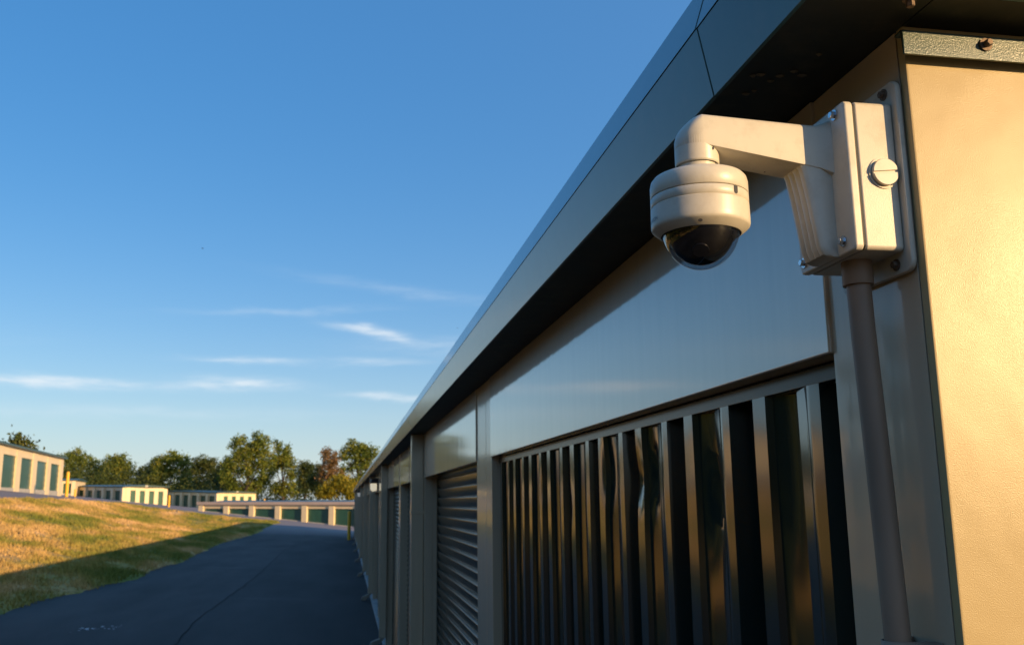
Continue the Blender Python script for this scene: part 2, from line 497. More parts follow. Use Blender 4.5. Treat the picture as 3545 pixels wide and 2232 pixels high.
# ------------------------------------------------------------------ ground
Y_END = 55.0
XL = [(-60, -5.3), (10, -5.5), (17, -5.65), (20, -5.5), (24, -5.05), (33, -5.05), (43, -5.45), (55, -5.15), (62, -4.7), (66, -4.4)]
XC = [(-60, -13.5), (38, -13.2), (50, -14.2), (60, -14.2), (67, -11.5), (70, -8.0), (72, -5.5)]

def interp(tab, y):
    if y <= tab[0][0]:
        return tab[0][1]
    for (a, p), (b, q) in zip(tab, tab[1:]):
        if y <= b:
            return p + (q - p) * (y - a) / (b - a)
    return tab[-1][1]

def z_up(x, y):
    xx = max(min(x, 30), -75)
    return 2.0 - 0.75 - 0.115 * xx - 0.0176 * y + 0.42 * math.exp(-((x + 21) / 12) ** 2 - ((y - 58) / 32) ** 2)

def z_road(x, y):
    if x > 0.5:
        return 0.0
    return -0.04 * (x - 0.5)

def ground_z(x, y):
    t = smooth01((y - 54) / 16)
    zr = z_road(x, y) * (1 - t) + z_up(x, y) * t
    xl, xc = interp(XL, y), interp(XC, y)
    w = min(max((xl - x) / (xl - xc), 0), 1)
    w = 0.75 * w + 0.25 * smooth01(w)
    t2 = smooth01((y - 58) / 14)
    zb = zr * (1 - w) + z_up(x, y) * w
    return zb * (1 - t2) + z_up(x, y) * t2

def grid(name, xs, ys, zf, mat, props=None):
    vs = [(x, y, zf(x, y)) for y in ys for x in xs]
    nx = len(xs)
    fs = [(j * nx + i, j * nx + i + 1, (j + 1) * nx + i + 1, (j + 1) * nx + i) for j in range(len(ys) - 1) for i in range(nx - 1)]
    me = bpy.data.meshes.new(name)
    me.from_pydata(vs, [], fs)
    me.materials.append(mat)
    me.polygons.foreach_set('use_smooth', [True] * len(me.polygons))
    o = link(bpy.data.objects.new(name, me))
    for k, v in (props or {}).items():
        o[k] = v
    return o

def in_bank(x, y):
    """how far inside the grass bank (0 outside, grows inward)"""
    if y > 68:
        return 0.0
    xl, xc = interp(XL, y), interp(XC, y)
    if y > 62:
        # bank narrows to its tip
        f = (y - 62) / 6
        xc = xc * (1 - f) + xl * f if xc < xl else xl
    return min(xl - x, x - xc)

def asphalt_z(x, y):
    d = in_bank(x, y)
    return ground_z(x, y) - min(max((d - 0.35) * 0.6, 0), 0.22)

ax = list(np.linspace(-75, -18, 40)) + list(np.linspace(-17.5, 1.0, 75)) + list(np.linspace(2, 45, 18))
ay = list(np.linspace(-45, 4, 25)) + list(np.linspace(5, 110, 150)) + list(np.linspace(112, 200, 40))
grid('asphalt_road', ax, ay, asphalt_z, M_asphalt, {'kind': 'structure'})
gx = list(np.linspace(-420, -80, 18)) + list(np.linspace(-75, 45, 41)) + list(np.linspace(60, 420, 16))
gy = list(np.linspace(-320, -60, 10)) + list(np.linspace(-50, 260, 63)) + list(np.linspace(280, 900, 12))
grid('ground', gx, gy, lambda x, y: ground_z(x, y) - 0.35, M_grass, {'kind': 'structure'})

def bank_z(x, y):
    d = in_bank(x, y)
    n = noise.noise(Vector((x * 0.9, y * 0.5, 3.1))) * 0.5 + noise.noise(Vector((x * 2.7, y * 2.1, 7.7))) * 0.3
    edge = d + 0.35 * n
    lump = 0.045 * noise.noise(Vector((x * 0.7, y * 0.45, 0))) + 0.035 * noise.noise(Vector((x * 2.3, y * 2.0, 9)))
    return ground_z(x, y) + lump * smooth01(d / 0.8) + min(max(edge * 0.35, -0.25), 0.05)
bx = list(np.linspace(-15.6, -4.0, 118))
by = list(np.linspace(-45, 6, 40)) + list(np.linspace(6.6, 70, 260))
grid('grass_bank', bx, by, bank_z, M_grass, {'kind': 'structure'})

def grass_tufts():
    n = 110000
    V, F = [], []
    k = 0
    cells = rng.random((n * 3, 2))
    for a, b in cells:
        y = 9 + 59 * b ** 1.7
        xl, xc = interp(XL, y), interp(XC, y)
        x = xl + 0.15 - (xl - xc + 0.3) * a
        d = in_bank(x, y)
        if d < -0.12 or d < 0.25 * rng.random() - 0.1:
            continue
        dens = noise.noise(Vector((x * 1.1, y * 0.7, 4)))
        if rng.random() > 0.8 + 0.9 * dens:
            continue
        z = bank_z(x, y) - 0.02
        h = 0.05 + 0.11 * rng.random() * (0.8 + dens)
        for q in range(2):
            an = rng.random() * 6.283
            w = 0.008 + 0.016 * rng.random()
            lx, ly = (rng.random() - 0.5) * 0.10, (rng.random() - 0.5) * 0.10
            ox, oy = (rng.random() - 0.5) * 0.07, (rng.random() - 0.5) * 0.07
            c, s = math.cos(an) * w, math.sin(an) * w
            V += [(x + ox - c, y + oy - s, z), (x + ox + c, y + oy + s, z), (x + ox + lx, y + oy + ly, z + h)]
            F.append((k, k + 1, k + 2)); k += 3
        if k > n * 6:
            break
    me = bpy.data.meshes.new('grass')
    me.from_pydata(V, [], F)
    me.materials.append(M_blade)
    o = link(bpy.data.objects.new('grass', me))
    o['kind'] = 'stuff'
    o['label'] = 'dry straw coloured grass growing on the bank beside the lane'
grass_tufts()

# crack and patch seam in the lane, worn chips
def seam():
    pts = [(-2.30, 9), (-2.27, 14), (-2.38, 17.2), (-2.30, 21), (-2.25, 25.3), (-2.32, 33), (-2.38, 40), (-2.05, 45.7), (-1.2, 50), (0.1, 53)]
    vs, fs = [], []
    dense = []
    for (a, b), (c, d) in zip(pts, pts[1:]):
        for t in np.linspace(0, 1, 9)[:-1]:
            dense.append((a + (c - a) * t, b + (d - b) * t))
    for i, (x, y) in enumerate(dense):
        x += 0.06 * noise.noise(Vector((y * 0.9, 1, 2))) + 0.02 * noise.noise(Vector((y * 4.1, 6, 2)))
        w = 0.009 + 0.006 * noise.noise(Vector((y * 1.7, 5, 2)))
        z = ground_z(x, y) + 0.006
        vs += [(x - w, y, z), (x + w, y, z)]
        if i:
            fs.append((2 * i - 2, 2 * i - 1, 2 * i + 1, 2 * i))
    mb = MB().add(vs, fs)
    mb.build('asphalt_seam', paint('tar_seam', (0.017, 0.017, 0.018), rough=0.95, spec=0.1), props={'kind': 'structure'})
seam()

def chips():
    mb = MB()
    for k in range(34):
        t = rng.random()
        x = -3.95 + 0.62 * t + rng.normal() * 0.04; y = 15.2 + 0.55 * t + rng.normal() * 0.12
        z = ground_z(x, y) + 0.006
        r = 0.008 + 0.022 * rng.random() ** 2
        n = 6
        vs = [(x + r * (0.6 + 0.5 * rng.random()) * math.cos(i * 6.283 / n), y + 1.6 * r * math.sin(i * 6.283 / n), z + 0.002 * rng.random()) for i in range(n)]
        mb.add(vs, [tuple(range(n))])
    mb.build('white_grit', paint('white_chips', (0.55, 0.56, 0.58), rough=0.7), props={'kind': 'stuff', 'label': 'scatter of white grit on the dark lane'})
chips()

# ------------------------------------------------------------------ the near storage building
B = thing('storage_building', (0.6, 0.855, 0), 'long beige storage building with dark green eave beside the lane', 'storage building', 'storage buildings')
Z = lambda r: r + 2.0
X_TOP = 12.5
# bays: openings (y0, y1)
BAYS = [(1.055, 3.845), (4.29, 7.18)]
y = 7.50
while y + 2.9 < Y_END - 0.3:
    BAYS.append((y, y + 2.9)); y += 3.16
SOF = Z(0.513)
HDR = Z(0.175)

# roof with sloped eave trim
roof_prof = [(0.468, Z(0.685)), (6.5, Z(0.985)), (12.6, Z(0.685)), (12.6, Z(0.665)), (6.5, Z(0.965)), (0.472, Z(0.668))]
MB().prism(roof_prof, 1, 0.785, Y_END + 0.15).build('roof', M_green, B)
# fascia in lengths that butt with a fine joint
joints = [0.78, 1.057, 4.04, 7.7, 11.4, 15.1, 18.8, 22.5, 26.2, 30, 34, 38, 42, 46, 50, Y_END + 0.16]
for a, b in zip(joints, joints[1:]):
    dx = 0.0009 if joints.index(a) % 2 else 0.0
    a2 = a + 0.0010
    fp = [(0.462 - dx, Z(0.5115)), (0.4435 - dx, Z(0.6055)), (0.4485, Z(0.6055)), (0.467, Z(0.5115))]
    MB().prism(fp, 1, a2, b).build('fascia', M_green, B, bevel=0.0008, seg=2)
    tp = [(0.4424 - dx, Z(0.6063)), (0.468 - dx, Z(0.688)), (0.474, Z(0.688)), (0.4490, Z(0.6045)), (0.4460, Z(0.6045)), (0.4455, Z(0.6063))]
    MB().prism(tp, 1, a2 + 0.004, b + 0.004).build('eave_trim', M_green, B, bevel=0.0006, seg=2)
# eave soffit and gable soffit
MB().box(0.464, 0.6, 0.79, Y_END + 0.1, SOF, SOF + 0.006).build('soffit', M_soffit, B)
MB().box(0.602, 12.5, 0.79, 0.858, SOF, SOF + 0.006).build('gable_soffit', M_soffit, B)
MB().prism([(0.47, Z(0.512)), (12.6, Z(0.512)), (12.6, Z(0.66)), (6.5, Z(0.96)), (0.47, Z(0.66))], 1, 0.782, 0.788).build('gable_fascia', M_green, B)
# end wall with rake trim
MB().prism([(0.6002, 0.8560), (0.6006, 0.8553), (0.6013, 0.855), (0.6030, 0.855), (X_TOP - 0.01, 0.855), (X_TOP, 0.855), (X_TOP, 0.858), (0.6012, 0.858), (0.6012, 0.8665), (0.6002, 0.8665)], 2, 0.0, SOF - 0.001, True).build('end_wall', M_endwall, B)
st = MB().box(0.589, X_TOP, 0.8395, 0.8425, Z(0.471), Z(0.4995))
st.box(0.589, X_TOP, 0.8425, 0.8545, Z(0.4965), Z(0.4995))
st.build('rake_trim', M_green_strip, B, bevel=0.0008)

def hexhead(mb, c, axis, r, h, sgn=1, n=6, washer=0.0):
    ca = list(c)
    a1, a2 = [(1, 2), (2, 0), (0, 1)][axis]
    def ring(rr, off, nn, ph=0.0):
        out = []
        for k in range(nn):
            q = list(ca); t = ph + 2 * math.pi * k / nn
            q[a1] += rr * math.cos(t); q[a2] += rr * math.sin(t); q[axis] += off * sgn
            out.append(tuple(q))
        return out
    if washer:
        v = ring(washer, 0, 20) + ring(washer, h * 0.22, 20)
        mb.add(v, [(i, (i + 1) % 20, 20 + (i + 1) % 20, 20 + i) for i in range(20)] + [tuple(range(20, 40))])
    v = ring(r, h * 0.2, n, 0.3) + ring(r, h * 0.92, n, 0.3) + ring(r * 0.82, h, n, 0.3)
    f = [(i, (i + 1) % n, n + (i + 1) % n, n + i) for i in range(n)] + [(n + i, n + (i + 1) % n, 2 * n + (i + 1) % n, 2 * n + i) for i in range(n)] + [tuple(range(2 * n, 3 * n))]
    mb.add(v, f)
    return mb

hexhead(MB(), (0.689, 0.8392, Z(0.4885)), 1, 0.0042, 0.009, -1, washer=0.0075).build('screw', M_rust, B)
hexhead(MB(), (0.574, 0.800, SOF - 0.0005), 2, 0.0045, 0.010, -1, washer=0.0075).build('screw', M_rust, B)
for px, py in ((0.80, 0.825), (0.95, 0.825)):
    hexhead(MB(), (px + 0.2, 0.8392, Z(0.4885)), 1, 0.0042, 0.009, -1, washer=0.0075).build('screw', M_rust, B)
# old wasp nest marks on the soffit
for px, py, r in ((0.487, 0.995, 0.0032), (0.495, 0.99, 0.0045), (0.515, 1.005, 0.0040), (0.520, 0.99, 0.0040), (0.532, 0.975, 0.0035), (0.50, 1.045, 0.0045), (0.507, 1.035, 0.003), (0.547, 0.985, 0.0045), (0.540, 0.93, 0.003)):
    vs = [(px + r * 1.5 * (0.7 + 0.5 * rng.random()) * math.cos(i * 0.785), py + r * (0.7 + 0.5 * rng.random()) * math.sin(i * 0.785), SOF - 0.0012) for i in range(8)]
    MB().add(vs + [(px, py, SOF - 0.004)], [(i, (i + 1) % 8, 8) for i in range(8)]).build('wasp_nest_stub', M_mud, B)

# piers, header panels, reveals
def pier(y0, y1, groove=None):
    mb = MB()
    if groove:
        mb.box(0.6, 0.66, y0, groove - 0.002, 0.02, SOF - 0.001)
        mb.box(0.6, 0.66, groove + 0.002, y1, 0.02, SOF - 0.001)
        mb.box(0.61, 0.66, groove - 0.002, groove + 0.002, 0.02, SOF - 0.001)
    else:
        mb.box(0.6, 0.66, y0, y1, 0.02, SOF - 0.001)
    mb.box(0.66, 0.722, y0 + 0.001, y1 - 0.001, 0.02, SOF - 0.001)
    return mb.build('pier', M_beige, B, bevel=0.004, seg=3)

corner = MB().box(0.6, 0.66, 0.8690, 1.055, 0.02, SOF - 0.001)
corner.box(0.66, 0.722, 0.902, 1.054, 0.02, SOF - 0.001)
corner.build('corner_pier', M_beige, B, bevel=0.0006, seg=2)
prev = None
for i, (a, b) in enumerate(BAYS):
    if i:
        p = BAYS[i - 1][1]
        pier(p, a, groove=p + 0.16 if i < 6 else None)
pier(BAYS[-1][1], Y_END)
for i, (a, b) in enumerate(BAYS):
    if i < 2:
        MB().box(0.594, 0.634, a - 0.001, b + 0.001, HDR, SOF - 0.0012).build('header_panel', M_beige_panel, B, bevel=0.003, seg=3)
    else:
        m = (a + b) / 2
        mb = MB().box(0.596, 0.64, a - 0.001, b + 0.001, HDR, SOF - 0.0012)
        mb.box(0.592, 0.596, m - 0.02, m + 0.02, HDR, SOF - 0.0012)
        mb.build('header_panel', M_beige_panel, B, bevel=0.002)
MB().box(0.725, 0.74, 0.91, Y_END, 0.02, SOF).build('light_stop_panel', M_beige, B)  # unseen panel added behind the doors to stop light leaks
MB().box(0.72, 12.5, Y_END - 0.05, Y_END, 0.0, SOF).box(12.4, 12.5, 0.9, Y_END - 0.05, 0.0, SOF).build('rear_wall', M_beige, B)
MB().box(0.565, 0.76, 0.87, Y_END - 0.02, -0.2, 0.035).build('concrete_sill', M_concrete, B, bevel=0.01)

# corrugated sliding door in the first bay: deep vertical ribs with a few dents
def corrugated():
    per = 0.305
    prof = [(0.000, 0.628), (0.034, 0.628), (0.038, 0.6295), (0.078, 0.636), (0.085, 0.652), (0.155, 0.641), (0.162, 0.639), (0.166, 0.628), (0.210, 0.628), (0.217, 0.668), (0.297, 0.668)]
    ys, xs = [], []
    y = 1.15 - 0.610
    while y < 3.90:
        for a, x in prof:
            ys.append(y + a); xs.append(x)
        y += per
    zs = [0.04] + list(np.linspace(0.5, 1.7, 14)) + list(np.linspace(1.75, Z(0.150), 26))
    dents = [(1.955, Z(0.040), 0.022, 0.05, 0.012), (1.90, Z(0.05), 0.018, 0.07, 0.012), (1.578, Z(0.010), 0.016, 0.09, 0.012), (1.535, Z(0.0), 0.02, 0.07, 0.010), (2.95, Z(0.034), 0.025, 0.045, 0.014), (2.60, Z(-0.02), 0.02, 0.05, 0.008), (1.27, Z(0.04), 0.02, 0.12, 0.006), (2.22, Z(0.06), 0.02, 0.06, 0.008)]
    # refine along y
    Ys, Xs = [], []
    for k in range(len(ys) - 1):
        n = 4 if ys[k + 1] - ys[k] > 0.02 else 1
        for t in range(n):
            Ys.append(ys[k] + (ys[k + 1] - ys[k]) * t / n); Xs.append(xs[k] + (xs[k + 1] - xs[k]) * t / n)
    sel = [k for k in range(len(Ys)) if 1.058 <= Ys[k] <= 3.843]
    Ys = [Ys[k] for k in sel]; Xs = [Xs[k] for k in sel]
    vs, fs = [], []
    for z in zs:
        for yy, xx in zip(Ys, Xs):
            x = xx
            for dy, dz, sy, sz, amp in dents:
                x += amp * math.exp(-((yy - dy) / sy) ** 2 - ((z - dz) / sz) ** 2)
            x += 0.0016 * noise.noise(Vector((yy * 3.1, z * 1.1, 2.0))) + 0.0010 * noise.noise(Vector((yy * 11, z * 2.6, 5.0)))
            vs.append((x, yy, z))
    n = len(Ys)
    fs = [(j * n + i, j * n + i + 1, (j + 1) * n + i + 1, (j + 1) * n + i) for j in range(len(zs) - 1) for i in range(n - 1)]
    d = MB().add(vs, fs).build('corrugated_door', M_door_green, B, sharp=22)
    MB().box(0.630, 0.645, 1.057, 3.843, Z(0.149), Z(0.1735)).build('top_rail', M_roll, d, bevel=0.002)
    return d
corrugated()

# roll-up door of the second bay, slat by slat
def slat_mesh(y0, y1):
    pr = [(0.7074, 0.0), (0.7066, 0.0040), (0.7046, 0.0080), (0.6992, 0.030), (0.6958, 0.050), (0.6952, 0.0565), (0.6962, 0.0605), (0.6995, 0.0632), (0.7066, 0.0652), (0.7074, 0.0660)]
    mb = MB()
    ns = 9
    vs, fs = [], []
    for j in range(ns):
        yy = y0 + (y1 - y0) * j / (ns - 1)
        for x, z in pr:
            vs.append((x + 0.0015 * noise.noise(Vector((yy * 2.3, z * 30, 1.0))), yy, z))
    m = len(pr)
    fs = [(j * m + i, (j + 1) * m + i, (j + 1) * m + i + 1, j * m + i + 1) for j in range(ns - 1) for i in range(m - 1)]
    return mb.add(vs, fs, True)

a, b = BAYS[1]
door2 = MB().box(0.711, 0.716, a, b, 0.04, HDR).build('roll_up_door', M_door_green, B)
for g0 in (a + 0.0005, b - 0.0295):
    MB().box(0.690, 0.7105, g0, g0 + 0.029, 0.04, HDR).build('door_guide', M_door_green, door2)
s0 = slat_mesh(a + 0.03, b - 0.03).build('slat', M_roll, door2, sharp=60)
nsl = 33
for k in range(nsl):
    s = s0 if k == 0 else s0.copy()
    if k:
        COL.objects.link(s); s.parent = door2
    s.location = (0.0, 0.0, 0.045 + k * 0.0660)
    s.location.x += 0.001 * (random.random() - 0.5)
# remaining doors
for i, (a, b) in enumerate(BAYS[2:]):
    zs = np.arange(0.04, HDR + 0.03, 0.026 if i < 5 else 0.06)
    vs, fs = [], []
    for j, z in enumerate(zs):
        x = 0.69 - (0.012 if j % 2 else 0.0)
        vs += [(x, a + 0.001, float(z)), (x, b - 0.001, float(z))]
        if j:
            fs.append((2 * j - 2, 2 * j - 1, 2 * j + 1, 2 * j))
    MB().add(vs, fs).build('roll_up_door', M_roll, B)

# downspouts with a kicked-out elbow
def downspout(yy, w=0.10, dp=0.095):
    mb = MB().box(0.598 - dp, 0.598, yy, yy + w, 0.14, SOF - 0.002)
    d = mb.build('downspout', M_beige, B, bevel=0.006)
    e = MB().hexa([(0.598 - dp - 0.14, yy - 0.002, 0.015), (0.598 - 0.15, yy - 0.002, -0.004), (0.598 - 0.15, yy + w + 0.002, -0.004), (0.598 - dp - 0.14, yy + w + 0.002, 0.015),
                   (0.598 - dp - 0.11, yy - 0.002, 0.085), (0.60, yy - 0.002, 0.16), (0.60, yy + w + 0.002, 0.16), (0.598 - dp - 0.11, yy + w + 0.002, 0.085)])
    e.build('elbow', M_beige_matte, d, bevel=0.006)
    for z in (0.6, 1.9):
        MB().box(0.598 - dp - 0.003, 0.6, yy - 0.003, yy + w + 0.003, z, z + 0.03).build('strap', M_beige, d, bevel=0.002)
for yy in (7.27, 13.5, 19.9, 26.2, 32.5, 38.8, 45.1, 51.4):
    downspout(yy)

# ------------------------------------------------------------------ wall lamps on the near building
def wall_lamp(yy, label, m):
    t = thing('wall_lamp', (0.6, yy, Z(0.30)), label, 'wall lamp', 'lamps on the near wall')
    MB().prism([(0.598, Z(0.42)), (0.598, Z(0.33)), (0.45, Z(0.33)), (0.47, Z(0.41))], 1, yy - 0.10, yy + 0.10).build('housing', M_black, t, bevel=0.008)
    MB().prism([(0.575, Z(0.328)), (0.575, Z(0.20)), (0.50, Z(0.18)), (0.46, Z(0.21)), (0.455, Z(0.328))], 1, yy - 0.09, yy + 0.09).build('lens', m, t, bevel=0.012, seg=3)
    MB().box(0.575, 0.598, yy - 0.09, yy + 0.09, Z(0.19), Z(0.3285)).build('back_plate', M_black, t)
wall_lamp(17.6, 'lit lamp with black hood on the near beige wall, the closer one', M_lamp)
wall_lamp(36.0, 'small distant lamp with black hood near the far end of the beige wall', M_lamp_off)

# ------------------------------------------------------------------ security camera
C = thing('security_camera', (0.6, 0.936, Z(0.345)), 'white dome security camera on a wall bracket at the building corner', 'security camera')
XC_, YC_ = 0.3828, 0.934
# mounting plate flush with the wall
def rrect(y0, y1, z0, z1, r, n=6):
    pts = []
    for cy, cz, a0 in ((y1 - r, z1 - r, 0), (y0 + r, z1 - r, 90), (y0 + r, z0 + r, 180), (y1 - r, z0 + r, 270)):
        for k in range(n + 1):
            t = math.radians(a0 + 90 * k / n)
            pts.append((cy + r * math.cos(t), cz + r * math.sin(t)))
    return pts
MB().prism(rrect(0.8655, 1.007, Z(0.236), Z(0.4555), 0.012), 0, 0.5915, 0.5985).build('mounting_plate', M_white_rough, C, bevel=0.002, seg=3)
for yy, zz in ((0.8875, 0.4445), (0.9905, 0.4445), (0.8925, 0.2475), (0.9905, 0.2475)):
    hexhead(MB(), (0.5913, yy, Z(zz)), 0, 0.0042, 0.006, -1, washer=0.0066).build('screw', M_rust, C)
# junction box with screw plug
jb = MB().prism(rrect(0.8752, 0.9975, Z(0.2592), Z(0.4292), 0.005), 0, 0.5462, 0.5912).build('junction_box', M_white_rough, C, bevel=0.0022, seg=3)
MB().prism(rrect(0.8766, 0.9961, Z(0.2606), Z(0.4278), 0.005), 0, 0.5440, 0.5464).build('gasket', M_rubber, C)
lid = MB().prism(rrect(0.8748, 0.998, Z(0.2588), Z(0.4296), 0.006), 0, 0.5330, 0.5442).build('cover_plate', M_white, C, bevel=0.003, seg=4)
for yy, zz in ((0.8945, 0.4195), (0.8965, 0.2735), (0.9865, 0.2722), (0.9850, 0.4195)):
    hexhead(MB(), (0.5328, yy, Z(zz)), 0, 0.0043, 0.0062, -1, washer=0.0062).build('bolt', M_zinc, C)
# screw plug: recessed ring, disc in two halves with a slot
px, pz = 0.5740, Z(0.3462)
MB().lathe((px, 0.8750, pz), [(0.0178, 0.002), (0.0178, -0.0012), (0.0160, -0.0012), (0.0160, 0.002)], 40, 1).build('plug_socket', M_white_rough, jb)
plug = MB()
for sgn in (1, -1):
    pts = []
    rr, gap, tilt = 0.0150, 0.0012, math.radians(6)
    for k in range(25):
        t = math.asin(gap / rr) + (math.pi - 2 * math.asin(gap / rr)) * k / 24
        u, w = rr * math.cos(t), sgn * rr * math.sin(t)
        pts.append((px + u * math.cos(tilt) - w * math.sin(tilt), pz + u * math.sin(tilt) + w * math.cos(tilt)))
    plug.prism(pts, 1, 0.8692, 0.8748)
plug.lathe((px, 0.8712, pz), [(0.0, -0.0002), (0.0148, -0.0002), (0.0148, 0.006)], 32, 1)
plug.build('screw_plug', M_white, jb, bevel=0.0006)

# arm: flat-topped bracket arm that turns down into a round socket
def arm():
    hw = 0.0245
    pts = []      # plan outline (x, y, nx, ny)
    for k in range(33):
        t = math.pi / 2 + math.pi * k / 32
        pts.append((XC_ + hw * math.cos(t), YC_ + hw * math.sin(t), math.cos(t), math.sin(t)))
    for x in (0.40, 0.43, 0.46, 0.49, 0.505, 0.52, 0.534):
        pts.append((x, YC_ - hw, 0, -1))
    for x in (0.534, 0.52, 0.505, 0.49, 0.46, 0.43, 0.40):
        pts.append((x, YC_ + hw, 0, 1))
    def top(x):
        return Z(0.4195) - 0.0065 * max(0, min(1, (x - XC_) / 0.15)) + 0.0
    def bot(x):
        return Z(0.3835) - 0.023 * max(0, min(1, (x - XC_) / 0.15))
    def flare(x):
        return 0.0 if x < 0.515 else 0.006 * ((x - 0.515) / 0.019) ** 2
    rings = []
    def ring(f_in, zf):
        out = []
        for x, y, nx, ny in pts:
            r = 0.024 * max(0, -nx) + 0.0055
            ins, dz = f_in * r, 0
            fl = flare(x)
            out.append((x - nx * ins, y - ny * ins + ny * fl, zf(x, r) + (fl if zf(x, r) > top(x) - r else -fl)))
        return out
    rings.append(ring(0.06, lambda x, r: bot(x)))
    rings.append(ring(0.0, lambda x, r: bot(x) + 0.0015))
    for k in range(9):
        a = math.pi / 2 * k / 8
        rings.append(ring(1 - math.cos(a), lambda x, r, a=a: top(x) - r * (1 - math.sin(a))))
    n = len(pts)
    vs = [p for r in rings for p in r]
    fs = [(j * n + i, j * n + (i + 1) % n, (j + 1) * n + (i + 1) % n, (j + 1) * n + i) for j in range(len(rings) - 1) for i in range(n)]
    fs += [tuple(range(n))[::-1], tuple(range((len(rings) - 1) * n, len(rings) * n))]
    mb = MB().add(vs, fs, True)
    # socket below the elbow
    mb.lathe((XC_, YC_, 0), [(0.0232, Z(0.3655)), (0.0243, Z(0.3662)), (0.0245, Z(0.3675)), (0.0245, Z(0.394))], 56)
    mb.lathe((XC_, YC_, 0), [(0.0210, Z(0.3500)), (0.0210, Z(0.3700)), (0.0236, Z(0.3700)), (0.0236, Z(0.3655))], 56)
    return mb.build('arm', M_white, C, sharp=50)
arm_o = arm()
# brace with four flutes under the arm
def brace():
    prof = [(0.4960, 0.3665), (0.4985, 0.3600), (0.5030, 0.3350), (0.5075, 0.3050), (0.5125, 0.2720), (0.5165, 0.2625), (0.5230, 0.2600), (0.5335, 0.2595)]
    ys = np.linspace(0.9100, 0.9570, 57)
    vs, fs = [], []
    for x, z in prof:
        for y in ys:
            u = (y - 0.9100) / 0.047
            fl = abs(math.sin(u * 4 * math.pi)) ** 0.45 if 0.005 < u < 0.995 else 0.0
            k = smooth01((0.3665 - z) / 0.012) * smooth01((z - 0.258) / 0.008)
            edge = 0.004 * (1 - smooth01(min(u, 1 - u) / 0.06))
            fan = (z - 0.2595) / 0.107
            yy = 0.9335 + (y - 0.9335) * (0.97 + 0.0 * fan)
            vs.append((x + edge - 0.0030 * fl * k + 0.0026 * k, yy, Z(z)))
    n = len(ys)
    fs = [(j * n + i, j * n + i + 1, (j + 1) * n + i + 1, (j + 1) * n + i) for j in range(len(prof) - 1) for i in range(n - 1)]
    mb = MB().add(vs, fs, True)
    m = len(prof)
    for i in (0, n - 1):                                            # side cheeks back to the cover plate
        base = [vs[j * n + i] for j in range(m)]
        back = [(0.5335, p[1], p[2]) for p in base]
        v2 = base + back
        mb.add(v2, [(j, j + 1, m + j + 1, m + j) for j in range(m - 1)])
    return mb.build('brace', M_white, C, sharp=45)
brace()
def disc_dark(name, c, axis, r, par, m=M_black, h=0.0004):
    mb = MB().lathe(c, [(0.0, -h), (r, -h), (r, 0.002)], 14, axis)
    return mb.build(name, m, par)
# set screw on the socket, vent hole on the underside
ang = math.radians(-72)
disc_dark('set_screw', (XC_ + 0.0100, YC_ - 0.0223, Z(0.3790)), 1, 0.0017, arm_o)
disc_dark('drain_hole', (0.472, YC_ + 0.015, Z(0.3695)), 2, 0.0016, arm_o)

# dome housing
R = 0.054
def ringprof(pr):
    return [(r, Z(z)) for r, z in pr]
base = MB().lathe((XC_, YC_, 0), ringprof([(0.0, 0.3530), (0.0215, 0.3528), (0.0455, 0.3520), (0.0500, 0.3500), (0.0528, 0.3465), (R, 0.3410), (R, 0.3288), (0.0536, 0.3283), (0.0520, 0.3283), (0.0520, 0.3272)]), 96).build('dome_base', M_white, C, sharp=50)
house = MB().lathe((XC_, YC_, 0), ringprof([(0.0520, 0.3272), (0.0537, 0.3272), (R, 0.3268), (R, 0.3174), (0.0536, 0.3170), (0.0533, 0.3165), (0.0536, 0.3160), (0.0541, 0.3156), (0.0543, 0.3000), (0.0542, 0.2945), (0.0536, 0.2922), (0.0522, 0.2908), (0.0452, 0.2852), (0.0440, 0.2846), (0.0428, 0.2858), (0.0425, 0.2890)]), 96).build('dome_housing', M_white, C, sharp=50)
gr = MB().lathe((XC_, YC_, 0), ringprof([(0.0424, 0.2895), (0.0438, 0.2852), (0.0434, 0.2842), (0.0420, 0.2850)]), 64).build('dome_seal', M_rubber, C)
bub = []
Rb, zc = 0.0430, 0.2945
for k in range(25):
    t = math.radians(-12) - (math.pi / 2 - math.radians(12)) * k / 24
    bub.append((max(0.0, Rb * math.cos(t)), zc + 1.12 * Rb * math.sin(t)))
dome = MB().lathe((XC_, YC_, 0), ringprof(bub), 96).build('dome_bubble', M_lens, C, sharp=80)
mod = [(0.0, 0.2900), (0.0405, 0.2900), (0.0400, 0.2850), (0.0375, 0.2790)]
for k in range(13):
    t = math.radians(-24) - math.radians(66) * k / 12
    mod.append((max(0.0, 0.0378 * math.cos(t)), 0.2935 + 0.0418 * math.sin(t)))
module = MB().lathe((XC_, YC_, 0), ringprof(mod), 64).build('camera_module', M_module, C, sharp=40)
ld = Vector((-0.25, -0.55, -0.80)).normalized()
lc = Vector((XC_, YC_, Z(0.2935)))
MB().tube([lc + ld * 0.034, lc + ld * 0.0405], [0.0095, 0.0088], 28).build('lens', M_black, module)
